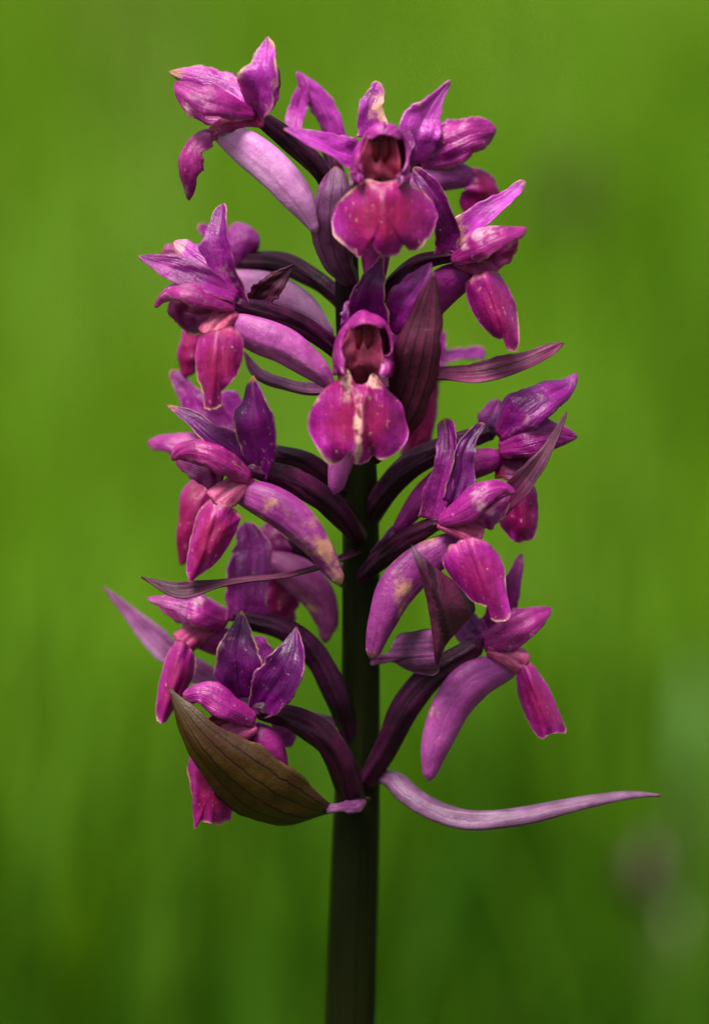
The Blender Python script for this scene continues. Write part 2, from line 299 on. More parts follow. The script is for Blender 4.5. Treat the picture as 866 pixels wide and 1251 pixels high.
def sheet(parent, name, mat, outline, axis, d=(8, 8), cross=-1.5, bulge=0.4, ridge=0.0, tilt=0.0, wave=0.35, rag=0.018, thick=0.3, rings=15, nseg=110, centre=None, fold=0.0):
    """broad lobed blade (lips): outline in px round a centre, depth d from neck to tip, sides bent back by cross (mm)"""
    rng = rng_next()
    o = np.array(outline, float)
    q = np.vstack([o, o[:1]])
    t = np.linspace(0, len(o), nseg, endpoint=False); i = t.astype(int); f = (t - i)[:, None]
    L = len(o); a, b, c, dd = o[(i - 1) % L], o[i], o[(i + 1) % L], o[(i + 2) % L]
    O = 0.5 * (2 * b + (c - a) * f + (2 * a - 5 * b + 4 * c - dd) * f ** 2 + (3 * b - a - 3 * c + dd) * f ** 3)
    cen = np.array(centre if centre else o.mean(0))
    ax0, ax1 = np.array(axis[0], float), np.array(axis[1], float)
    A = ax1 - ax0; Ln = np.linalg.norm(A); A = A / Ln; Bx = np.array([-A[1], A[0]])
    nz = Noise(rng, 5.0); ang = np.linspace(0, 6.2832, nseg, endpoint=False)
    O = cen + (O - cen) * (1 + rag * (nz(np.cos(ang) * 3, np.sin(ang) * 3))[:, None])
    hw = np.abs((O - ax0) @ Bx).max()
    r = (np.linspace(0.03, 1, rings) ** 0.85)[:, None, None]
    X = cen + (O - cen)[None] * r
    al = ((X - ax0) @ A) / Ln; be = ((X - ax0) @ Bx) / hw
    rr = np.broadcast_to(r[..., 0], al.shape)
    w1 = Noise(rng, 2.6); w2 = Noise(rng, 7.0)
    dep = d[0] + (d[1] - d[0]) * al + cross * np.abs(be) ** 1.8 + bulge * (1 - rr ** 2) + ridge * np.exp(-(be / 0.12) ** 2) * (1 - rr ** 3) + tilt * be
    dep = dep + 0.10 * np.sin(be * 11 + rng.uniform(0, 6)) * rr * np.clip(al * 2, 0, 1) + wave * (w1(al * 2.2, be * 2.2) * rr ** 2 + 0.28 * w2(al, be)) + fold * np.maximum(0, al - 0.75) ** 1.5
    pts = np.array([[P(X[k, j, 0], X[k, j, 1], dep[k, j]) for j in range(nseg)] for k in range(rings)])
    # close the middle and give it thickness
    n, m = rings, nseg
    du = np.roll(pts, -1, 1) - np.roll(pts, 1, 1); dv = np.gradient(pts, axis=0)
    nn = nrm(np.cross(du, dv))
    tp = (thick * MM * 0.5 * (1 - 0.75 * rr ** 4))[..., None]
    Av = (pts + nn * tp).reshape(-1, 3); Bv = (pts - nn * tp).reshape(-1, 3); k = n * m
    verts = np.vstack([Av, Bv])
    j = np.arange(m); j2 = (j + 1) % m; last = (n - 1) * m
    fl = grid_faces(n, m, 0, False, True).tolist() + grid_faces(n, m, k, True, True).tolist()
    fl += np.stack([last + j2, last + j, last + j + k, last + j2 + k], -1).tolist()
    fl += [list(j[::-1]), list(j + k)]
    uv = np.stack([be * 0.5 + 0.5, np.clip(al, 0, 1)], -1).reshape(-1, 2)
    return mesh_obj(name, verts, fl, np.vstack([uv, uv]), np.tile(rr.ravel(), 2), mat, parent)

def tube_grid(spine, r, n, m, ribs=0, rib=0.0, twist=0.0, flat=1.0, face=(0, 0, 1), world=False, rng=None, lump=0.03, crease=0.0):
    S = catmull([q if world else P(*q) for q in spine], n)
    R = px2m(np.maximum(catmull(r, n)[:, 0], 0.4))[:, None]
    T = nrm(np.gradient(S, axis=0)); F = V3(face)
    Nn = nrm(F - (T @ F)[:, None] * T); B = np.cross(T, Nn)
    a = np.linspace(0, 2 * math.pi, m, endpoint=False)[None, :]; v = np.linspace(0, 1, n)[:, None]
    nz = Noise(rng, 3.0)
    k = 1 + rib * np.cos(ribs * (a + twist * v)) + lump * nz(np.cos(a) * 1.2 + v * 3, np.sin(a) * 1.2 + v * 2)
    if crease:
        for a0, am in ((rng.uniform(0.3, 1.2), 1.0), (rng.uniform(2.0, 3.0), 0.6), (rng.uniform(3.8, 5.6), 0.8)):
            da = np.angle(np.exp(1j * (a - a0 - 0.5 * v)))
            k = k - crease * am * np.exp(-(da / 0.33) ** 2) * np.sin(np.pi * np.clip(v * 1.05, 0, 1))
    G = S[:, None] + (R * k * np.cos(a))[..., None] * B[:, None] + (R * k * flat * np.sin(a))[..., None] * Nn[:, None]
    uv = np.stack(np.broadcast_arrays(a / 6.2832, v), -1)
    return G, uv
def tube(parent, name, mat, spine, r, n=30, m=20, **kw):
    rng = rng_next(); G, uv = tube_grid(spine, r, n, m, rng=rng, **kw)
    # round end cap towards the tip
    f = grid_faces(n, m, 0, False, True).tolist()
    f += [list(range(m))[::-1], list(range((n - 1) * m, n * m))]
    return mesh_obj(name, G.reshape(-1, 3), f, uv.reshape(-1, 2), np.zeros(n * m), mat, parent)

def spur(parent, mat, spine, r, **kw):
    """blunt nectar spur; the last radius is where the rounded end starts"""
    s = [np.array(q, float) for q in spine]; e = s[-1] - s[-2]; L = np.hypot(e[0], e[1])
    k = r[-1] * 1.15 / max(L, 1e-6)
    e0 = s[1] - s[0]; k0 = r[0] * 0.8 / max(np.hypot(e0[0], e0[1]), 1e-6)
    m_ = len(r); r = [q * (1.0 - 0.16 * (j / (m_ - 1)) ** 1.5) * 0.96 for j, q in enumerate(r)]
    s = [s[0] - e0 * k0] + s; r = [r[0] * 0.5] + list(r)
    s2 = s + [s[-1] + e * k * 0.6, s[-1] + e * k]
    return tube(parent, 'spur', M[mat], [tuple(q) for q in s2], list(r) + [r[-1] * 0.66, r[-1] * 0.10], n=46, m=28, flat=0.74, lump=0.05, crease=0.10, **kw)

# ------------------------------------------------------------------ the ground and the meadow
def ground_z(x, y):
    yy = np.maximum(0, y - 0.25)
    return 0.105 * yy ** 2 / (yy + 0.8) + 0.012 * np.sin(x * 3.1 + 0.4) * np.cos(y * 2.3) * np.clip(np.hypot(x, y) * 2, 0, 1)
def build_ground():
    m, t, b = newmat('meadow_soil'); n = N(t)
    tc = n.node('ShaderNodeTexCoord'); v = tc.outputs['Object']
    big = n.noise(v, 1.3, 4); fine = n.noise(v, 40, 5, 0.65)
    c = n.mix(n.ramp(fine, 0.35, 0.7), (0.022, 0.046, 0.004), (0.060, 0.125, 0.008))
    c = n.mix(n.math('MULTIPLY', n.ramp(big, 0.4, 0.7), 0.5), c, (0.085, 0.11, 0.02))
    n.put(b.inputs['Base Color'], c); b.inputs['Roughness'].default_value = 0.9; b.inputs['Specular IOR Level'].default_value = 0.1
    bp = n.node('ShaderNodeBump'); bp.inputs['Strength'].default_value = 0.8; bp.inputs['Distance'].default_value = 0.02
    n.put(bp.inputs['Height'], fine); n.put(b.inputs['Normal'], bp.outputs[0])
    def ax(lo, hi): 
        s = np.sinh(np.linspace(-1, 1, 91) * 6.0) / math.sinh(6.0); return np.where(s < 0, -s * lo, s * hi)
    xs, ys = ax(-400, 400), ax(-400, 400)
    X, Y = np.meshgrid(xs, ys)
    Z = ground_z(X, np.minimum(Y, 60))
    verts = np.stack([X, Y, Z], -1).reshape(-1, 3)
    me = bpy.data.meshes.new('ground'); me.from_pydata(verts.tolist(), [], grid_faces(91, 91).tolist())
    me.polygons.foreach_set('use_smooth', np.ones(len(me.polygons), bool)); me.materials.append(m)
    o = bpy.data.objects.new('ground', me); col.objects.link(o); o['kind'] = 'structure'
    o['label'] = 'green meadow ground rising gently behind the orchid'
build_ground()

def build_grass():
    rng = np.random.default_rng(5)
    m, t, b = newmat('grass_blade'); n = N(t)
    at = n.node('ShaderNodeAttribute', attribute_name='tint'); tv = at.outputs['Fac']
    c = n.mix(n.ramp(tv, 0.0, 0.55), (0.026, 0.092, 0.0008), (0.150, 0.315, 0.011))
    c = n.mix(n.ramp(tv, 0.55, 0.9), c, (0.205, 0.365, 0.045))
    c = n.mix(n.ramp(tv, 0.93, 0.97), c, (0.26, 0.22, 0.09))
    n.put(b.inputs['Base Color'], c); b.inputs['Roughness'].default_value = 0.65; b.inputs['Specular IOR Level'].default_value = 0.10
    tr = n.node('ShaderNodeBsdfTranslucent'); n.put(tr.inputs['Color'], n.hsv(c, 0.49, 1.1, 1.25))
    mx = n.node('ShaderNodeMixShader'); mx.inputs[0].default_value = 0.45
    t.links.new(b.outputs[0], mx.inputs[1]); t.links.new(tr.outputs[0], mx.inputs[2])
    t.links.new(mx.outputs[0], t.nodes['Material Output'].inputs['Surface'])
    pts = []
    def scatter(cnt, x0, x1, y0, y1):
        pts.append(np.stack([rng.uniform(x0, x1, cnt), rng.uniform(y0, y1, cnt)], -1))
    scatter(5000, -0.8, 0.8, -0.75, 0.15)
    scatter(52000, -1.2, 1.2, 0.15, 2.2)
    scatter(30000, -2.6, 2.6, 2.0, 6.5)
    p = np.vstack(pts)
    r = np.hypot(p[:, 0], p[:, 1])
    clump = Noise(rng, 4.0, 9)(p[:, 0] * 1.6, p[:, 1] * 1.6)
    keep = (r > 0.012) & (rng.uniform(0, 1, len(p)) < 0.75 + 0.25 * clump)
    keep &= np.hypot(p[:, 0], p[:, 1] + D) > 0.09
    p = p[keep]; clump = clump[keep]; cnt = len(p); y = p[:, 1]
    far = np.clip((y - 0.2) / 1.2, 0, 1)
    h = (0.075 + 0.09 * far) * rng.uniform(0.6, 1.45, cnt) * (1 + 0.18 * clump)
    h = np.where(y < 0.15, np.minimum(h, 0.085), h)
    w0 = rng.uniform(0.0014, 0.0030, cnt) * (1 + 0.8 * np.clip(y / 4, 0, 1))
    yaw = rng.uniform(0, 6.283, cnt); lean = rng.uniform(0.05, 0.55, cnt) ** 1.2
    K = 5
    s = np.linspace(0, 1, K)[None, :]
    dirx, diry = np.cos(yaw)[:, None], np.sin(yaw)[:, None]
    bend = lean[:, None] * h[:, None] * s ** 2
    cx = p[:, :1] + dirx * bend; cy = p[:, 1:] + diry * bend
    cz = ground_z(p[:, 0], p[:, 1])[:, None] - 0.004 + h[:, None] * (s - 0.25 * lean[:, None] * s ** 3)
    ww = w0[:, None] * (1 - s ** 2.2 * 0.96)
    L = np.stack([cx - diry * ww, cy + dirx * ww, cz], -1); R = np.stack([cx + diry * ww, cy - dirx * ww, cz], -1)
    verts = np.stack([L, R], 2).reshape(-1, 3)
    base = (np.arange(cnt) * K * 2)[:, None]; kk = (np.arange(K - 1) * 2)[None, :]
    a = base + kk
    faces = np.stack([a, a + 1, a + 3, a + 2], -1).reshape(-1, 4)
    me = bpy.data.meshes.new('meadow_grass')
    me.vertices.add(len(verts)); me.vertices.foreach_set('co', verts.astype(np.float32).ravel())
    me.loops.add(faces.size); me.loops.foreach_set('vertex_index', faces.astype(np.int32).ravel())
    me.polygons.add(len(faces)); me.polygons.foreach_set('loop_start', np.arange(0, faces.size, 4, dtype=np.int32))
    me.update(calc_edges=True)
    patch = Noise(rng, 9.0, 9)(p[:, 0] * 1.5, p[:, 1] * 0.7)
    tint = np.clip(rng.normal(0.17, 0.14, cnt) + 0.36 * far + 0.10 * clump + 0.20 * patch, 0, 0.92); tint[(rng.uniform(0, 1, cnt) < 0.03) & (y > 1.0)] = 1.0  # random and patchy tone, plus nearer blades darkened: shade put into the colour
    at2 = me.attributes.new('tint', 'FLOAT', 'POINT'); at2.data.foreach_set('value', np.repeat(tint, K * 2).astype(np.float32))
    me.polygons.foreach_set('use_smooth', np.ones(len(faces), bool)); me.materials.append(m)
    o = bpy.data.objects.new('meadow_grass', me); col.objects.link(o); o['kind'] = 'stuff'
    o['label'] = 'blurred green meadow grass behind and below the orchid'; o['category'] = 'grass'
build_grass()

# ------------------------------------------------------------------ herbs in the meadow behind
def herb(name, label, cat, top):
    o = bpy.data.objects.new(name, None); col.objects.link(o)
    gz = float(ground_z(top[0], top[1])); o.location = (top[0], top[1], gz); o.empty_display_size = 0.03
    o['label'] = label; o['category'] = cat; ABS[o.name] = tuple(o.location)
    return o, np.array([top[0], top[1], gz])
def plantain(label, top, r, ln):
    o, g = herb('plantain', label, 'plant', top)
    k = PXMM * 1000
    mid = (g + top) / 2 + np.array([0.006, 0, 0])
    tube(o, 'stalk', M['stalk'], [g - [0, 0, 0.004], mid, top], [0.0011 * k, 0.0010 * k, 0.0009 * k], n=12, m=8, world=True)
    up = np.array([0.05, 0, 1.0])
    tube(o, 'seed_head', M['seed_brown'], [top - up * ln * 0.1, top + up * ln * 0.2, top + up * ln * 0.6, top + up * ln], [0.3 * r * k, r * k, 0.85 * r * k, 0.15 * r * k], n=22, m=18, world=True, ribs=9, rib=0.08, twist=4)
    o['group'] = 'plantains in the meadow'
plantain('dark brown plantain head on a short stalk below the tip of the long lilac bract', P(790, 1100, -400), 0.0046, 0.013)
plantain('faint brown plantain head on a taller stalk in the far grass', P(688, 285, -1200), 0.008, 0.034)
def broad_leaf(label, pts, w):
    o, g = herb('broad_leaf_plant', label, 'plant', P(*pts[-1]) * 0 + P(*pts[0]))
    leaf(o, 'leaf_blade', M['leaf_pale'], pts, w, (-0.3, 0.6, 1), 0.5)
    k = PXMM * 1000
    tube(o, 'stalk', M['stalk'], [g - [0, 0, 0.004], (g + P(*pts[0])) / 2, P(*pts[0])], [0.0016 * k] * 3, n=8, m=8, world=True)
broad_leaf('pale blue-green broad leaf standing in the grass', [(838, 985, -480), (842, 920, -480), (848, 860, -490), (846, 800, -500)], [8, 26, 28, 6])
broad_leaf('small pale leaf beside the dark brown plantain head', [(826, 1110, -380), (824, 1080, -380), (822, 1050, -380)], [5, 12, 4])

# ------------------------------------------------------------------ the orchid
root = bpy.data.objects.new('orchid', None); col.objects.link(root)
base_pt = P(426, 1260, 0); root.location = (base_pt[0] - 0.001, 0, 0); root.empty_display_size = 0.05
ABS['orchid'] = tuple(root.location)
root['label'] = 'purple flowering orchid spike with dark stem, mauve spurs and pointed bracts'
root['category'] = 'orchid'

SP = [np.array([base_pt[0] - 0.001, 0, -0.004]), np.array([base_pt[0], 0, 0.06]), P(422, 1400), P(427, 1251), P(435, 1000), P(440, 850), P(441, 700), P(440, 600), P(436, 520), P(429, 430), P(424, 340), P(428, 280), P(440, 225, -1)]
tube(root, 'stem', M['stem'], SP, [38, 37, 33, 31.5, 28.5, 24, 23, 22, 20, 17, 14, 10, 4], n=90, m=28, ribs=7, rib=0.025, twist=0.8, world=True, lump=0.02)

def flower(spine, r, mat='ovary'):
    e = np.array(spine[-1], float) - np.array(spine[-2], float); e = e / max(np.hypot(e[0], e[1]), 1e-6)
    spine = list(spine) + [tuple(np.array(spine[-1]) + e * 9), tuple(np.array(spine[-1]) + e * 17)]; r = list(r) + [r[-1] * 0.95, r[-1] * 0.35]
    r = [q * k for q, k in zip(r, np.interp(np.linspace(0, 1, len(r)), [0, 0.25, 0.6, 1], [0.72, 0.92, 1.05, 0.9]))]
    return tube(root, 'flower', M[mat], spine, r, n=48, m=36, ribs=6, rib=0.085, twist=2.2, lump=0.06)
def bract(mat, *a, **k): return leaf(root, 'bract', M[mat], *a, **k)
def column(f, spine, r):
    """pale flared neck between hood, spur mouth and lip"""
    return leaf(f, 'column', M['column'], spine, [r[0] * 0.9, r[1] * 1.15, r[2] * 1.5], (0.0, 0.35, 1), -1.15, groove=0.18, wave=0.1, n=20, m=15)

def front_hood(f, cx, top, bot, hw, d, mat='petal_hood'):
    """the two petals that close over a flower seen from the front, with column, anther pockets and throat"""
    H = bot - top
    sp = [(cx - 2, bot + 8, d - 2.4), (cx - 1, bot - 0.30 * H, d - 2.6), (cx + 1, bot - 0.68 * H, d - 1.2), (cx + 3, top + 0.10 * H, d + 0.6), (cx + 4, top + 0.06 * H, d + 2.2), (cx + 4, top + 0.20 * H, d + 3.3)]
    cu = [2.0, 2.4, 2.5, 2.25, 1.6, 0.9]; hh = [1.0, 1.0, 0.95, 0.88, 0.72, 0.42]
    wd = [hw * h * (c if c > 1.57 else c / math.sin(c)) for c, h in zip(cu, hh)]
    fc = [(0, 0.1, 1), (0, 0.0, 1), (0, -0.15, 1), (0, -0.7, 0.7), (0, -1, 0.1), (0, -0.9, -0.6)]
    leaf(f, 'petal', M[mat], sp, wd, fc, cu, u0=-1, u1=0.05, m=17, groove=0, wave=0.06, rag=0.05, twist=0, pleat=0.02)
    leaf(f, 'petal', M[mat], sp, [q * 1.03 for q in wd], fc, cu, u0=-0.05, u1=1, m=17, groove=0, wave=0.06, rag=0.05, twist=0, pleat=0.02)
    leaf(f, 'column', M['column_deep'], [(cx - 3, bot + 0.02 * H, d + 0.6), (cx - 3, bot - 0.12 * H, d + 1.1), (cx - 2, bot - 0.30 * H, d + 1.5), (cx, bot - 0.52 * H, d + 1.5), (cx + 2, top + 0.12 * H, d + 1.6)],
         [20, 25, 24, 20, 13], (0, 0.1, 1), 0.9, groove=-0.12, wave=0.02, pleat=0.02, twist=0.0, crumple=0.03, rag=0.02)
    for sgn in (-1, 1):
        tube(f, 'anther', M['anther'], [(cx - 1 + sgn * 4, bot - 0.32 * H, d + 1.6), (cx + sgn * 5.5, bot - 0.48 * H, d + 2.0), (cx + 1 + sgn * 5.5, bot - 0.72 * H, d + 2.2)], [1.5, 4.6, 4.0], n=14, m=12, flat=0.5)
    tube(f, 'throat_shade', M['throat_shade'], [(cx - 3, bot - 0.14 * H, d + 1.3), (cx - 4, bot + 0.04 * H, d + 1.6), (cx - 4, bot + 0.28 * H, d + 1.5)], [2, 8, 10], n=12, m=12, flat=0.25)  # flat dark blob painted as the shaded hole above the lip
UP, DN = (0, 1, 0.3), (0, -1, 0.4)

# --- flower at the top left, seen from the side
f = flower([(428, 262, 0), (405, 228, 1), (385, 200, 1.5), (350, 168, 2), (316, 143, 3)], [10, 13, 13, 12, 9])
spur(f, 'spur_pale', [(266, 160, 4), (298, 178, 5), (334, 207, 6), (365, 243, 6.5), (381, 273, 6.5)], [11, 23, 26, 23, 11])
leaf(f, 'lip', M['petal'], [(272, 158, 4), (250, 163, 4), (231, 183, 4.8), (225, 210, 5), (231, 244, 4)], [9, 15, 18, 16, 5], [(0.2, 1, 0.4), (-0.4, 1, 0.5), (-1, 0.4, 0.7), (-1, 0, 0.6), (-1, 0, 0.5)], -1.0, wave=0.12, groove=-0.1)
leaf(f, 'sepal', M['sepal_worn'], [(308, 135, 2), (282, 112, 0), (246, 97, -1), (207, 88, -2)], [9, 21, 16, 3], (-0.1, 0.5, 1), -0.6, rag=0.1)
leaf(f, 'petal', M['petal'], [(310, 137, 5), (278, 125, 8), (246, 114, 8), (215, 101, 6)], [8, 17, 18, 10], (0.2, 0.5, 1), -0.7, rag=0.08, wave=0.12)
leaf(f, 'petal', M['petal'], [(302, 139, 2), (266, 130, 1.5), (238, 124, 1), (217, 104, 1)], [8, 15, 17, 7], (0, 0.3, 1), 0.4)
leaf(f, 'sepal', M['sepal_worn'], [(312, 144, 3), (317, 117, 6), (322, 88, 7), (326, 64, 6), (327, 45, 5)], [9, 23, 20, 13, 3], (-0.4, 0.1, 1), 0.55, rag=0.13, wave=0.12)
leaf(f, 'sepal', M['sepal'], [(314, 143, 1), (324, 118, 1), (332, 95, 2), (337, 80, 3)], [8, 16, 12, 3], (-0.3, 0, 1), 0.4)

leaf(f, 'column', M['lip'], [(322, 150, 4), (296, 145, 5), (272, 150, 5.5), (256, 160, 5.2)], [5, 9, 11, 9], (0, 0.6, 1), -1.0)
leaf(f, 'petal', M['petal'], [(292, 136, 4), (262, 140, 4), (240, 128, 4), (222, 108, 3.5)], [7, 13, 14, 6], (-0.2, 0.2, 1), 0.5)

# --- flower at the top, facing the camera
f = flower([(432, 300, 1), (445, 262, 3), (458, 228, 5), (464, 200, 6.5)], [9, 11, 11, 10])
spur(f, 'spur_deep', [(464, 222, 8), (463, 262, 4.5), (459, 310, 3.5), (458, 352, 4)], [14, 19, 20, 12])
leaf(f, 'sepal', M['sepal_light'], [(444, 197, 6.5), (417, 185, 8), (385, 172, 9), (347, 157, 9)], [18, 18, 13, 3], (0.1, 0.6, 1), 0.5, rag=0.09, wave=0.1)
leaf(f, 'sepal', M['sepal_worn'], [(456, 166, 6), (454, 136, 6), (458, 116, 5.5), (460, 99, 5)], [18, 14, 10, 4], (0, 0, 1), 0.7, rag=0.12, wave=0.15)
leaf(f, 'sepal', M['sepal'], [(482, 195, 6), (492, 176, 5), (500, 160, 3)], [12, 13, 4], (0, 0.3, 1), 0.5)
front_hood(f, 465, 150, 224, 34, 10)
sheet(f, 'lip', M['lip_front'], [(447, 219), (467, 224), (488, 219), (504, 227), (523, 239), (534, 258), (529, 280), (519, 296), (507, 307), (499, 305), (494, 297), (488, 310), (474, 314), (462, 310), (455, 298), (447, 307), (438, 314), (425, 303), (410, 288), (406, 264), (420, 240)], ((467, 218), (470, 312)), d=(12.0, 14.0), cross=-3.2, bulge=0.7, ridge=0.5, wave=0.35, fold=-7, centre=(469, 262))

# --- flower at the upper right, behind
f = flower([(430, 275, -2), (465, 235, -4), (505, 197, -5)], [10, 12, 11])
leaf(f, 'sepal', M['sepal_light'], [(505, 197, -3), (510, 167, -2), (518, 143, -3), (534, 119, -4), (550, 98, -5)], [12, 26, 21, 9, 3], (0.2, 0.1, 1), 0.5)
leaf(f, 'petal', M['petal'], [(512, 194, -4), (545, 177, -3), (576, 164, -3), (605, 158, -5)], [13, 24, 22, 13], (0, 0.4, 1), -0.7)
leaf(f, 'sepal', M['sepal_light'], [(515, 190, -6), (545, 166, -6), (568, 152, -7)], [10, 16, 6], (0, 0.4, 1), 0.5)
spur(f, 'spur', [(566, 214, -5), (540, 216, -5), (515, 222, -4), (497, 233, -3)], [15, 19, 18, 12])
leaf(f, 'lip', M['lip'], [(560, 205, -6), (585, 213, -5), (592, 235, -4.5), (580, 270, -5)], [11, 16, 24, 20], [(0, 1, 0.6), (0.4, 0.9, 0.8), (0.7, 0.3, 1), (0.5, 0, 1)], -0.9)

# --- flower at the right, under it
f = flower([(428, 395, 0), (460, 368, 1), (485, 342, 2), (512, 322, 3), (547, 313, 5)], [10, 11, 11, 10, 8])
leaf(f, 'sepal', M['sepal'], [(546, 316, 5), (549, 286, 6), (541, 253, 7), (525, 228, 7), (505, 205, 6)], [15, 15, 11, 11, 7], (-0.5, 0.2, 1), 0.7, wave=0.15)
leaf(f, 'sepal', M['sepal_worn'], [(553, 308, 5), (574, 279, 6), (600, 256, 6), (622, 240, 5), (641, 221, 4)], [12, 17, 13, 8, 5], (-0.2, 0.7, 1), 0.8)
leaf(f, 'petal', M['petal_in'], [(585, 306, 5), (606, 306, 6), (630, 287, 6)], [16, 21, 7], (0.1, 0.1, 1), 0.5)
leaf(f, 'petal', M['petal'], [(551, 315, 6), (580, 297, 9), (611, 283, 9), (642, 279, 7)], [8, 19, 16, 6], (0.1, 0.6, 1), -0.9)
column(f, [(556, 317, 6), (583, 325, 7), (601, 336, 8)], [7, 10, 9])
spur(f, 'spur_deep', [(575, 333, 5), (547, 348, 4), (515, 380, 3.5), (490, 420, 3.5), (484, 436, 3.5)], [15, 23, 23, 16, 10])
sheet(f, 'lip', M['lip'], [(569, 352), (577, 339), (592, 332), (605, 332), (619, 348), (630, 375), (633, 401), (633, 425), (624, 430), (619, 425), (622, 409), (609, 415), (589, 399), (574, 374)], ((592, 332), (622, 415)), d=(8.5, 9.5), cross=-2.2, tilt=0.8, bulge=0.6, ridge=0.3)

# --- back flower between them: only two folded sepals rise behind the top flowers
f = flower([(428, 265, -3), (415, 220, -5), (400, 180, -6)], [8, 10, 8])
leaf(f, 'sepal', M['sepal_light'], [(414, 176, -6), (400, 140, -6), (382, 112, -6), (362, 88, -6)], [12, 14, 11, 3], (-0.3, 0.3, 1), -0.5)
leaf(f, 'sepal', M['sepal_light'], [(358, 165, -5), (364, 135, -6), (370, 112, -6), (372, 95, -6)], [10, 12, 9, 3], (-0.5, 0, 1), 0.4)

# --- left, upper: flower seen from the side with its lip hanging
f = flower([(432, 452, 1), (408, 425, 4), (372, 399, 6), (332, 383, 7), (298, 374, 8)], [11, 13, 13, 12, 9])
leaf(f, 'sepal', M['sepal'], [(298, 374, 8), (284, 345, 8.5), (270, 313, 8.5), (269, 285, 8), (273, 249, 6.5)], [8, 13, 18, 16, 8], (-0.3, 0, 1), 0.9, groove=0.12)
leaf(f, 'sepal', M['sepal_light'], [(286, 358, 7), (259, 332, 6), (236, 313, 5), (214, 295, 4)], [10, 18, 17, 6], (-0.2, 0.5, 1), -0.5)
leaf(f, 'sepal', M['sepal'], [(288, 364, 9), (256, 346, 9.5), (220, 331, 9), (192, 321, 8), (169, 313, 7)], [8, 15, 16, 9, 2], (0, 0.6, 1), 0.6, wave=0.1)
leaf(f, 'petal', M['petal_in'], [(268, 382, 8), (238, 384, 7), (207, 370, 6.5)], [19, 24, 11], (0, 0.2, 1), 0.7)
leaf(f, 'petal', M['petal'], [(288, 373, 9), (256, 361, 10.5), (222, 352, 10.5), (200, 360, 9), (190, 375, 8)], [8, 15, 13, 8, 4], [(0, 0.6, 1), (0, 0.8, 1), (-0.2, 0.8, 1), (-0.6, 0.5, 1), (-0.8, 0.3, 1)], -0.9)
column(f, [(288, 380, 9), (270, 391, 10), (255, 412, 11)], [9, 12, 10])
spur(f, 'spur', [(284, 395, 8), (314, 409, 9), (350, 424, 9.5), (384, 449, 9.5), (400, 467, 9.3)], [15, 22, 23, 18, 11])
sheet(f, 'lip', M['lip'], [(245, 411), (239, 435), (241, 461), (249, 480), (250, 498), (259, 500), (270, 496), (266, 484), (280, 469), (291, 454), (297, 435), (295, 411), (283, 400), (263, 403)], ((264, 402), (258, 498)), d=(11.5, 12.5), cross=-1.6, bulge=0.6, tilt=-1.2, ridge=0.4)
bract('bract', [(310, 374, 3), (330, 351, 4), (359, 323, 4)], [13, 14, 2], (0.4, 0.6, 1), 0.6)
bract('bract_mauve', [(436, 470, 2), (388, 479, 5), (345, 473, 5), (312, 457, 4), (298, 430, 3)], [8, 10, 11, 9, 3], (0.1, 1, 0.5), 1.0)

# --- left, behind it
f = flower([(428, 384, -1), (410, 360, -2), (380, 338, -3), (345, 321, -5), (300, 319, -7)], [12, 13, 13, 13, 11])
spur(f, 'spur_pale', [(292, 345, -6), (333, 358, -4), (370, 376, -3), (398, 402, -2.5)], [17, 26, 22, 11])
leaf(f, 'sepal', M['sepal_light'], [(303, 325, -7), (297, 298, -6), (285, 273, -8)], [14, 21, 9], (0.2, 0.2, 1), -0.6)
leaf(f, 'sepal', M['sepal_light'], [(290, 312, -8), (262, 290, -9), (242, 275, -9)], [12, 12, 5], (0, 0.3, 1), 0.4)
leaf(f, 'petal', M['petal'], [(285, 322, -8), (235, 313, -9), (198, 308, -9)], [14, 15, 8], (0, 0.5, 1), -0.6)
leaf(f, 'lip', M['lip'], [(252, 380, -4), (236, 410, -4), (228, 435, -4), (226, 460, -4.5)], [14, 18, 17, 8], (-0.5, 0.2, 1), -0.8)

# --- middle, facing the camera
f = flower([(437, 500, 2), (440, 470, 4.5), (442, 440, 6.5), (446, 420, 7.5)], [11, 13, 12, 10])
spur(f, 'spur', [(442, 458, 9), (431, 500, 7), (419, 550, 6.5), (411, 590, 7)], [13, 18, 19, 13])
leaf(f, 'sepal', M['sepal_dark'], [(452, 402, 8.5), (451, 370, 9.5), (456, 345, 10), (462, 328, 9.5), (467, 312, 9)], [21, 22, 15, 7, 3], (-0.2, 0.1, 1), 0.6, wave=0.1)
leaf(f, 'sepal', M['sepal'], [(478, 404, 8.5), (489, 374, 10), (506, 351, 10.5), (527, 321, 10)], [9, 17, 15, 3], (-0.3, 0.2, 1), 0.5)
leaf(f, 'sepal', M['sepal'], [(430, 402, 8), (428, 385, 8), (424, 368, 7)], [10, 10, 3], (-0.3, 0.2, 1), 0.5)
front_hood(f, 444, 382, 452, 35, 11)
sheet(f, 'lip', M['lip_scarred'], [(411, 464), (424, 452), (432, 466), (441, 470), (449, 466), (456, 456), (470, 472), (490, 495), (498, 518), (497, 540), (485, 552), (466, 562), (456, 555), (449, 564), (439, 567), (431, 563), (428, 551), (412, 566), (399, 564), (392, 554), (378, 528), (378, 506), (390, 482)], ((440, 460), (440, 566)), d=(12.8, 15.0), cross=-2.8, bulge=0.6, ridge=0.9, wave=0.4, fold=-6, centre=(438, 512))
bract('bract', [(452, 560, 3), (478, 525, 7), (496, 485, 10), (510, 430, 12), (520, 385, 12), (530, 332, 12)], [12, 19, 26, 27, 18, 3], (-0.3, 0, 1), -0.6, groove=0.04)

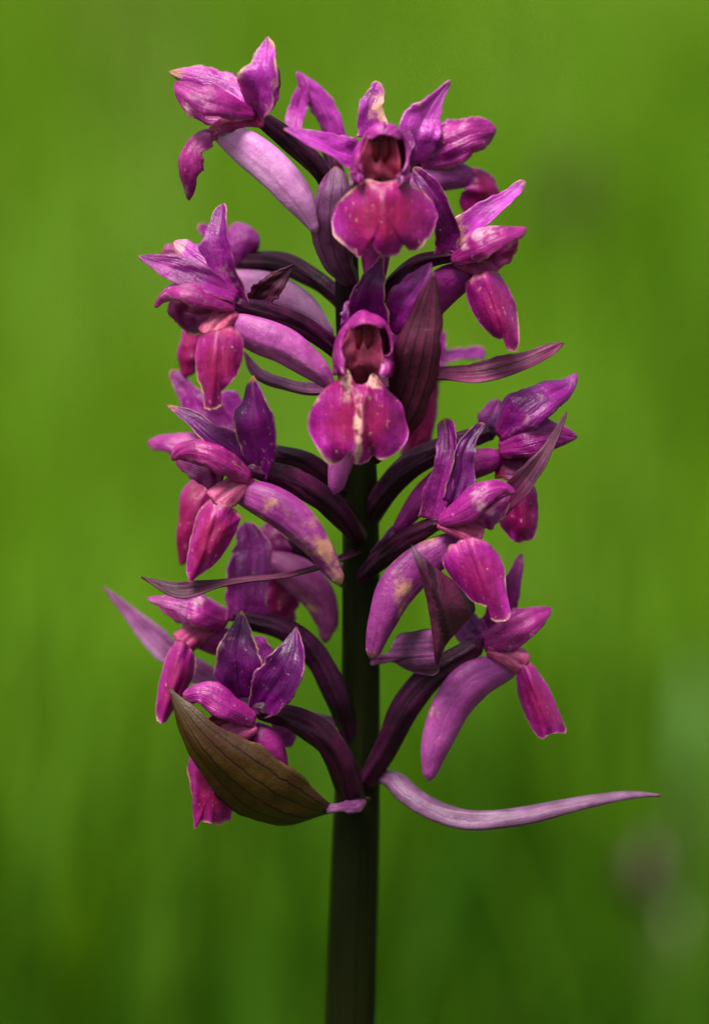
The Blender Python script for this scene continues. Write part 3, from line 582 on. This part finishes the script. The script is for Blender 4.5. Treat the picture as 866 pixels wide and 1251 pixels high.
# --- right: narrow bract and the back flower it belongs to
bract('bract_pink', [(438, 474, -1), (490, 466, 1), (535, 460, 2), (582, 460, 4), (630, 448, 4), (664, 433, 3), (688, 419, 2)], [9, 10, 11, 15, 14, 9, 3], (0, 0.85, 0.75), 1.0, groove=0.1, twist=0.05)
f = flower([(436, 500, -2), (480, 475, -6), (520, 455, -8)], [10, 11, 9])
leaf(f, 'sepal', M['sepal_light'], [(515, 445, -8), (556, 433, -10), (592, 431, -11)], [14, 7, 9], (0, 0.5, 1), 0.4)
leaf(f, 'sepal', M['sepal_light'], [(532, 465, -9), (535, 432, -9), (541, 403, -9)], [10, 9, 5], (0, 0.2, 1), 0.4)
leaf(f, 'lip', M['lip'], [(523, 450, -7), (520, 490, -7), (512, 530, -7), (495, 568, -7.5)], [16, 16, 15, 12], (0.3, 0.2, 1), -0.7)

# --- left, middle: flower from the side, long worn spur
f = flower([(440, 658, 2), (415, 626, 5), (382, 600, 7), (347, 582, 8), (316, 576, 9)], [14, 18, 16, 13, 9])
leaf(f, 'sepal', M['sepal_dark'], [(317, 584, 9), (319, 552, 10), (313, 516, 10.5), (311, 486, 10), (309, 459, 9)], [10, 20, 25, 15, 2], (-0.3, 0.1, 1), 0.6, groove=0.1)
leaf(f, 'sepal', M['sepal_dark'], [(312, 577, 9), (286, 553, 10), (260, 534, 10), (235, 513, 9), (204, 495, 8)], [8, 15, 13, 9, 2], (-0.3, 0.8, 0.8), 0.9, wave=0.1)
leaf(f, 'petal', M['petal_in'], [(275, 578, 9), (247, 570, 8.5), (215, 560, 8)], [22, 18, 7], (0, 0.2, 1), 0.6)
leaf(f, 'petal', M['petal'], [(307, 582, 10), (277, 562, 12), (246, 549, 12), (223, 549, 11), (210, 561, 10)], [9, 15, 13, 11, 5], (0, 0.7, 1), -1.0, wave=0.08)
column(f, [(308, 582, 9.5), (284, 596, 11), (262, 613, 12)], [8, 13, 11])
spur(f, 'spur_worn', [(292, 600, 9), (325, 613, 10), (361, 637, 10.5), (392, 671, 11), (410, 702, 11)], [14, 23, 25, 19, 12])
sheet(f, 'lip', M['lip'], [(258, 610), (243, 624), (237, 643), (232, 664), (229, 685), (228, 701), (233, 711), (243, 703), (262, 689), (276, 672), (289, 649), (294, 631), (285, 620), (272, 613)], ((266, 610), (236, 708)), d=(12, 13), cross=-1.8, bulge=0.7, tilt=-0.8, ridge=0.3)
bract('bract', [(440, 672, 1), (415, 684, 5), (382, 696, 8), (345, 705, 10), (305, 709, 11), (268, 714, 11.5), (240, 720, 11.5), (212, 721, 11), (173, 705, 10)], [6, 6, 5, 5, 6, 8, 10, 10, 2], [(0, 1, 0.4), (0, 1, 0.4), (0, 1, 0.3), (0, 0.9, 0.6), (0, 0.5, 1), (0, 0.7, 0.8)], 0.7)

# --- left, behind it
f = flower([(436, 608, 0), (400, 581, 1), (370, 563, 1), (325, 552, 0)], [13, 13, 12, 9])
leaf(f, 'sepal', M['sepal'], [(295, 555, -2), (258, 512, -3), (231, 481, -4), (209, 452, -5)], [20, 22, 13, 6], (-0.2, 0.3, 1), 0.4)
leaf(f, 'sepal', M['sepal_light'], [(305, 558, -2), (286, 520, -3), (274, 478, -4)], [20, 26, 14], (0, 0.2, 1), -0.4)
leaf(f, 'petal', M['petal'], [(280, 562, -2), (237, 546, -3), (206, 538, -4), (181, 541, -5)], [15, 19, 13, 6], (-0.1, 0.5, 1), -0.8)
leaf(f, 'lip', M['lip'], [(258, 575, -2), (234, 612, -1), (223, 650, -1), (221, 690, -2)], [16, 20, 16, 8], (-0.5, 0.2, 1), -0.9)

# --- right, upper back flower with a narrow dark bract across it
f = flower([(440, 658, -1), (468, 606, 2), (500, 570, 3), (545, 546, 3), (590, 530, 2)], [12, 17, 16, 13, 11])
leaf(f, 'sepal', M['sepal_light'], [(605, 532, 1), (599, 513, 0), (609, 488, -1)], [12, 15, 8], (-0.2, 0.3, 1), -0.4)
leaf(f, 'petal', M['petal_in'], [(605, 568, 3), (636, 566, 4), (664, 550, 4)], [17, 16, 8], (0, 0.3, 1), 0.4)
leaf(f, 'petal', M['petal'], [(610, 546, 4), (640, 537, 6), (670, 531, 5), (704, 534, 3)], [12, 21, 19, 5], (0, 0.4, 1), -0.6)
leaf(f, 'sepal', M['sepal'], [(610, 535, 4), (635, 503, 6), (665, 483, 5), (690, 471, 3), (704, 457, 2)], [12, 25, 21, 12, 3], (-0.1, 0.4, 1), -0.6)
spur(f, 'spur_deep', [(598, 562, 3.5), (560, 574, 4.5), (522, 604, 5), (490, 642, 5)], [16, 20, 19, 11])
sheet(f, 'lip', M['lip'], [(608, 631), (630, 598), (652, 594), (657, 627), (652, 657), (640, 661), (631, 663), (621, 655)], ((635, 595), (636, 664)), d=(3, 3), cross=-1.5, bulge=0.5)
bract('bract', [(560, 632, 4), (605, 622, 6.5), (634, 597, 8.5), (655, 569, 8.5), (676, 536, 7.5), (692, 503, 6.5)], [8, 16, 14, 10, 5, 2], (-0.4, 0.6, 1), 0.7)

# --- right, lower middle: flower from the side with tan patched spur
f = flower([(440, 708, 1), (465, 683, 5), (495, 659, 7), (527, 642, 8.5)], [13, 14, 13, 9])
leaf(f, 'sepal', M['sepal'], [(527, 635, 9), (535, 602, 9), (544, 566, 9), (547, 536, 8), (544, 511, 7)], [14, 15, 12, 12, 9], (-0.2, 0.1, 1), 0.7, groove=0.12)
leaf(f, 'sepal', M['sepal'], [(548, 625, 9), (552, 595, 8), (553, 570, 7)], [16, 17, 6], (-0.2, 0.1, 1), -0.4)
leaf(f, 'sepal', M['sepal_dark'], [(552, 615, 10), (563, 581, 9.5), (567, 551, 9), (578, 531, 8), (591, 517, 7)], [14, 14, 11, 7, 4], (0.3, 0.3, 1), 0.8, wave=0.15)
leaf(f, 'petal', M['petal_in'], [(575, 628, 10), (598, 618, 10), (622, 604, 9.5)], [18, 22, 5], (0, 0.1, 1), 0.6)
leaf(f, 'petal', M['petal'], [(535, 636, 10), (565, 616, 12.5), (592, 598, 13), (613, 593, 12), (629, 602, 11)], [9, 18, 14, 9, 4], (0, 0.7, 1), -1.0)
column(f, [(535, 639, 10.3), (565, 647, 11.5), (586, 660, 12)], [6, 11, 10])
spur(f, 'spur_worn', [(548, 667, 8.5), (512, 690, 9), (483, 721, 10), (466, 760, 10.5), (457, 791, 10.5)], [17, 25, 25, 20, 13])
sheet(f, 'lip', M['lip'], [(541, 690), (544, 675), (553, 664), (568, 659), (583, 657), (601, 668), (613, 688), (618, 721), (622, 753), (612, 760), (600, 757), (605, 743), (592, 740), (577, 734), (559, 714)], ((575, 658), (612, 758)), d=(12, 13.5), cross=-2.2, bulge=0.8, tilt=0.5, ridge=0.4)
sheet(root, 'bract', M['bract_mauve'], [(452, 800), (472, 800), (486, 776), (507, 771), (530, 770), (537, 800), (534, 823), (516, 824), (496, 818), (476, 808), (455, 812)], ((452, 805), (540, 800)), d=(2, 11), cross=-1.0, bulge=0.5, rag=0.01, centre=(508, 800))
sheet(root, 'bract', M['bract_grey'], [(502, 667), (516, 680), (542, 701), (567, 719), (580, 744), (563, 767), (544, 789), (534, 815), (530, 797), (526, 762), (516, 712)], ((502, 667), (536, 815)), d=(13, 11.5), cross=-1.8, bulge=0.8, rag=0.01, centre=(540, 742))
bract('bract_mauve', [(448, 700, 1), (468, 670, 3.5), (480, 643, 3.5)], [8, 10, 3], (0.2, 0.2, 1), 0.5)

# --- right, lowest
f = flower([(446, 958, 2), (472, 914, 4), (493, 868, 5), (526, 826, 5), (575, 793, 5)], [14, 17, 17, 15, 12])
leaf(f, 'sepal', M['sepal'], [(600, 775, 3), (614, 738, 3), (626, 709, 3), (637, 676, 2)], [18, 17, 10, 3], (0, 0.1, 1), 0.4)
leaf(f, 'sepal', M['sepal'], [(592, 788, 4), (572, 768, 3), (559, 746, 2)], [14, 18, 8], (-0.2, 0.3, 1), 0.4)
spur(f, 'spur', [(618, 815, 5), (578, 831, 6), (551, 862, 6.5), (533, 908, 7), (526, 940, 7)], [17, 27, 26, 21, 13])
leaf(f, 'petal', M['petal'], [(590, 786, 5), (620, 770, 7), (648, 753, 7), (672, 743, 5)], [14, 22, 17, 6], (0, 0.6, 1), -0.8)
column(f, [(595, 795, 6), (620, 800, 7), (641, 815, 7.5)], [7, 11, 9])
sheet(f, 'lip', M['lip'], [(632, 816), (640, 809), (651, 813), (668, 837), (680, 864), (691, 893), (681, 896), (671, 897), (661, 902), (647, 885), (633, 852)], ((641, 810), (675, 900)), d=(7.5, 8.5), cross=-1.8, tilt=0.5, bulge=0.5, ridge=0.3)
bract('bract_lilac', [(446, 957, 1), (463, 947, 3), (481, 950, 4.5), (502, 967, 6), (537, 987, 7), (580, 996, 8), (637, 991, 8.5), (703, 978, 8.5), (765, 970, 8), (806, 972, 7.5)], [6, 8, 12, 14, 15, 15, 14, 11, 6, 1.5], [(0.5, -0.6, -1), (0.3, -0.9, -0.7), (0, -1, -0.5), (0, -1, -0.4), (0, -1, -0.4), (0, -1, -0.4)], 1.15, wave=0.02, pleat=0.015, rag=0.02, thick=0.4, twist=0.05, n=60)

# --- left, low behind
f = flower([(430, 908, 1), (411, 851, 3), (386, 802, 3), (347, 769, 3), (300, 757, 3)], [12, 17, 16, 13, 10])
leaf(f, 'sepal', M['sepal'], [(300, 760, 3), (304, 712, 3), (308, 672, 2), (300, 638, 1)], [22, 25, 22, 8], (-0.1, 0.1, 1), 0.5)
leaf(f, 'petal', M['petal_in'], [(255, 765, 1), (226, 752, 1), (194, 738, 1)], [14, 12, 5], (0, 0.3, 1), 0.4)
leaf(f, 'petal', M['petal'], [(278, 757, 3), (246, 743, 5), (216, 736, 4), (181, 731, 3)], [14, 20, 12, 4], (0, 0.5, 1), -0.7)
column(f, [(262, 765, 3), (240, 775, 4), (222, 790, 5)], [9, 12, 9])
spur(f, 'spur_deep', [(238, 778, 2.5), (266, 783, 2), (300, 791, 2), (328, 800, 2)], [13, 20, 19, 12])
sheet(f, 'lip', M['lip'], [(218, 782), (232, 790), (240, 809), (235, 830), (226, 846), (210, 872), (200, 884), (191, 877), (193, 846), (199, 817), (207, 795)], ((222, 783), (198, 883)), d=(5, 6.5), cross=-1.5, bulge=0.6, tilt=-0.6)
bract('bract_mauve', [(424, 885, 0), (390, 880, -1), (340, 868, -2), (290, 845, -2), (246, 825, -2), (210, 800, -2), (180, 772, -3), (152, 742, -4), (126, 716, -5)], [6, 8, 9, 10, 15, 16, 12, 7, 2], (0.2, 0.7, 0.8), 0.6)
# --- flower right behind that one
f = flower([(434, 720, -2), (400, 690, -4), (355, 668, -4)], [11, 12, 9])
leaf(f, 'petal', M['petal'], [(345, 690, -3), (335, 665, -3), (325, 640, -4)], [14, 16, 8], (0, 0.2, 1), 0.3)
leaf(f, 'lip', M['lip'], [(345, 690, -3), (343, 725, -2.5), (338, 770, -3)], [17, 21, 16], (0, 0.1, 1), -0.7)
spur(f, 'spur', [(338, 688, -1.5), (367, 704, -1), (390, 730, -1), (399, 758, -1), (398, 772, -1)], [17, 24, 23, 18, 12])

# --- left, lowest: flower behind a broad olive bract
f = flower([(434, 988, 4), (421, 946, 6), (401, 906, 7.5), (367, 881, 8), (325, 869, 9)], [17, 20, 18, 15, 11])
leaf(f, 'sepal', M['sepal_light'], [(310, 845, 5), (320, 812, 5), (311, 778, 4)], [16, 20, 10], (0, 0.1, 1), 0.3)
leaf(f, 'sepal', M['sepal_dark'], [(296, 852, 8), (293, 821, 9), (291, 796, 9), (294, 770, 8), (296, 746, 7)], [14, 26, 24, 12, 2], (0, 0.2, 1), 0.55, groove=0.1)
leaf(f, 'sepal', M['sepal_dark'], [(311, 871, 8.5), (328, 851, 10), (347, 823, 11), (357, 796, 10.5), (362, 766, 9)], [9, 21, 26, 16, 2], (-0.2, 0.2, 1), 0.5, groove=0.1)
leaf(f, 'petal', M['column'], [(300, 890, 9), (270, 885, 9), (248, 893, 9)], [14, 16, 8], (0, 0, 1), 0.6)
leaf(f, 'petal', M['petal'], [(312, 878, 10), (281, 860, 12), (250, 844, 12), (224, 849, 11)], [10, 18, 15, 7], (0, 0.7, 1), -0.9, wave=0.12)
column(f, [(312, 886, 10), (287, 897, 11), (268, 912, 11.3)], [9, 13, 11])
spur(f, 'spur_deep', [(300, 893, 8), (322, 908, 8.5), (336, 935, 8), (339, 950, 7.5)], [15, 24, 21, 13])
spur_l = leaf(f, 'sepal', M['sepal_light'], [(338, 870, 6), (350, 892, 5), (355, 912, 4)], [10, 14, 6], (0.2, 0, 1), -0.5)
sheet(f, 'lip', M['lip'], [(248, 900), (272, 905), (285, 950), (285, 980), (282, 999), (264, 1007), (247, 1003), (238, 1009), (235, 973), (230, 935)], ((262, 900), (258, 1005)), d=(11, 11), cross=-1.6, bulge=0.5, rag=0.03, wave=0.6)
ob = bract('bract_olive', [(446, 984, 3), (428, 984, 5), (404, 990, 8), (376, 992, 11), (334, 978, 13), (287, 945, 14), (240, 895, 14), (206, 839, 12)], [12, 10, 8, 26, 42, 39, 22, 2], (-0.3, -0.25, 1), -0.45, groove=0.03, wave=0.05, n=44, m=19)

leaf(ob, 'bract_base', M['bract_mauve'], [(398, 988, 9.5), (416, 986, 9), (432, 984, 7.5), (446, 979, 5)], [5, 6, 9, 4], (0, 0.7, 0.8), -0.5, groove=0.03)

# --- upper middle: broad dusky bract standing behind the top flower
bract('bract_mauve', [(428, 350, 1), (410, 315, 4), (402, 268, 6), (405, 232, 5.5), (410, 204, 4)], [10, 21, 27, 22, 9], (-0.2, 0, 1), -0.8, groove=0.03)

# --- leaves at the foot of the stem, low in the grass
for pts, wd in (([(428, 2600, 0), (500, 2100, 14), (640, 1820, 22), (820, 1800, 28)], [22, 75, 85, 4]),
                ([(424, 2650, 0), (330, 2150, 8), (190, 1880, 2), (40, 1850, -6)], [22, 80, 85, 4]),
                ([(428, 2500, 0), (440, 2000, -18), (470, 1760, -40), (500, 1700, -62)], [22, 70, 70, 4])):
    leaf(root, 'leaf', M['leaf'], pts, wd, (0, 1, 0.4), 0.6, thick=0.5)
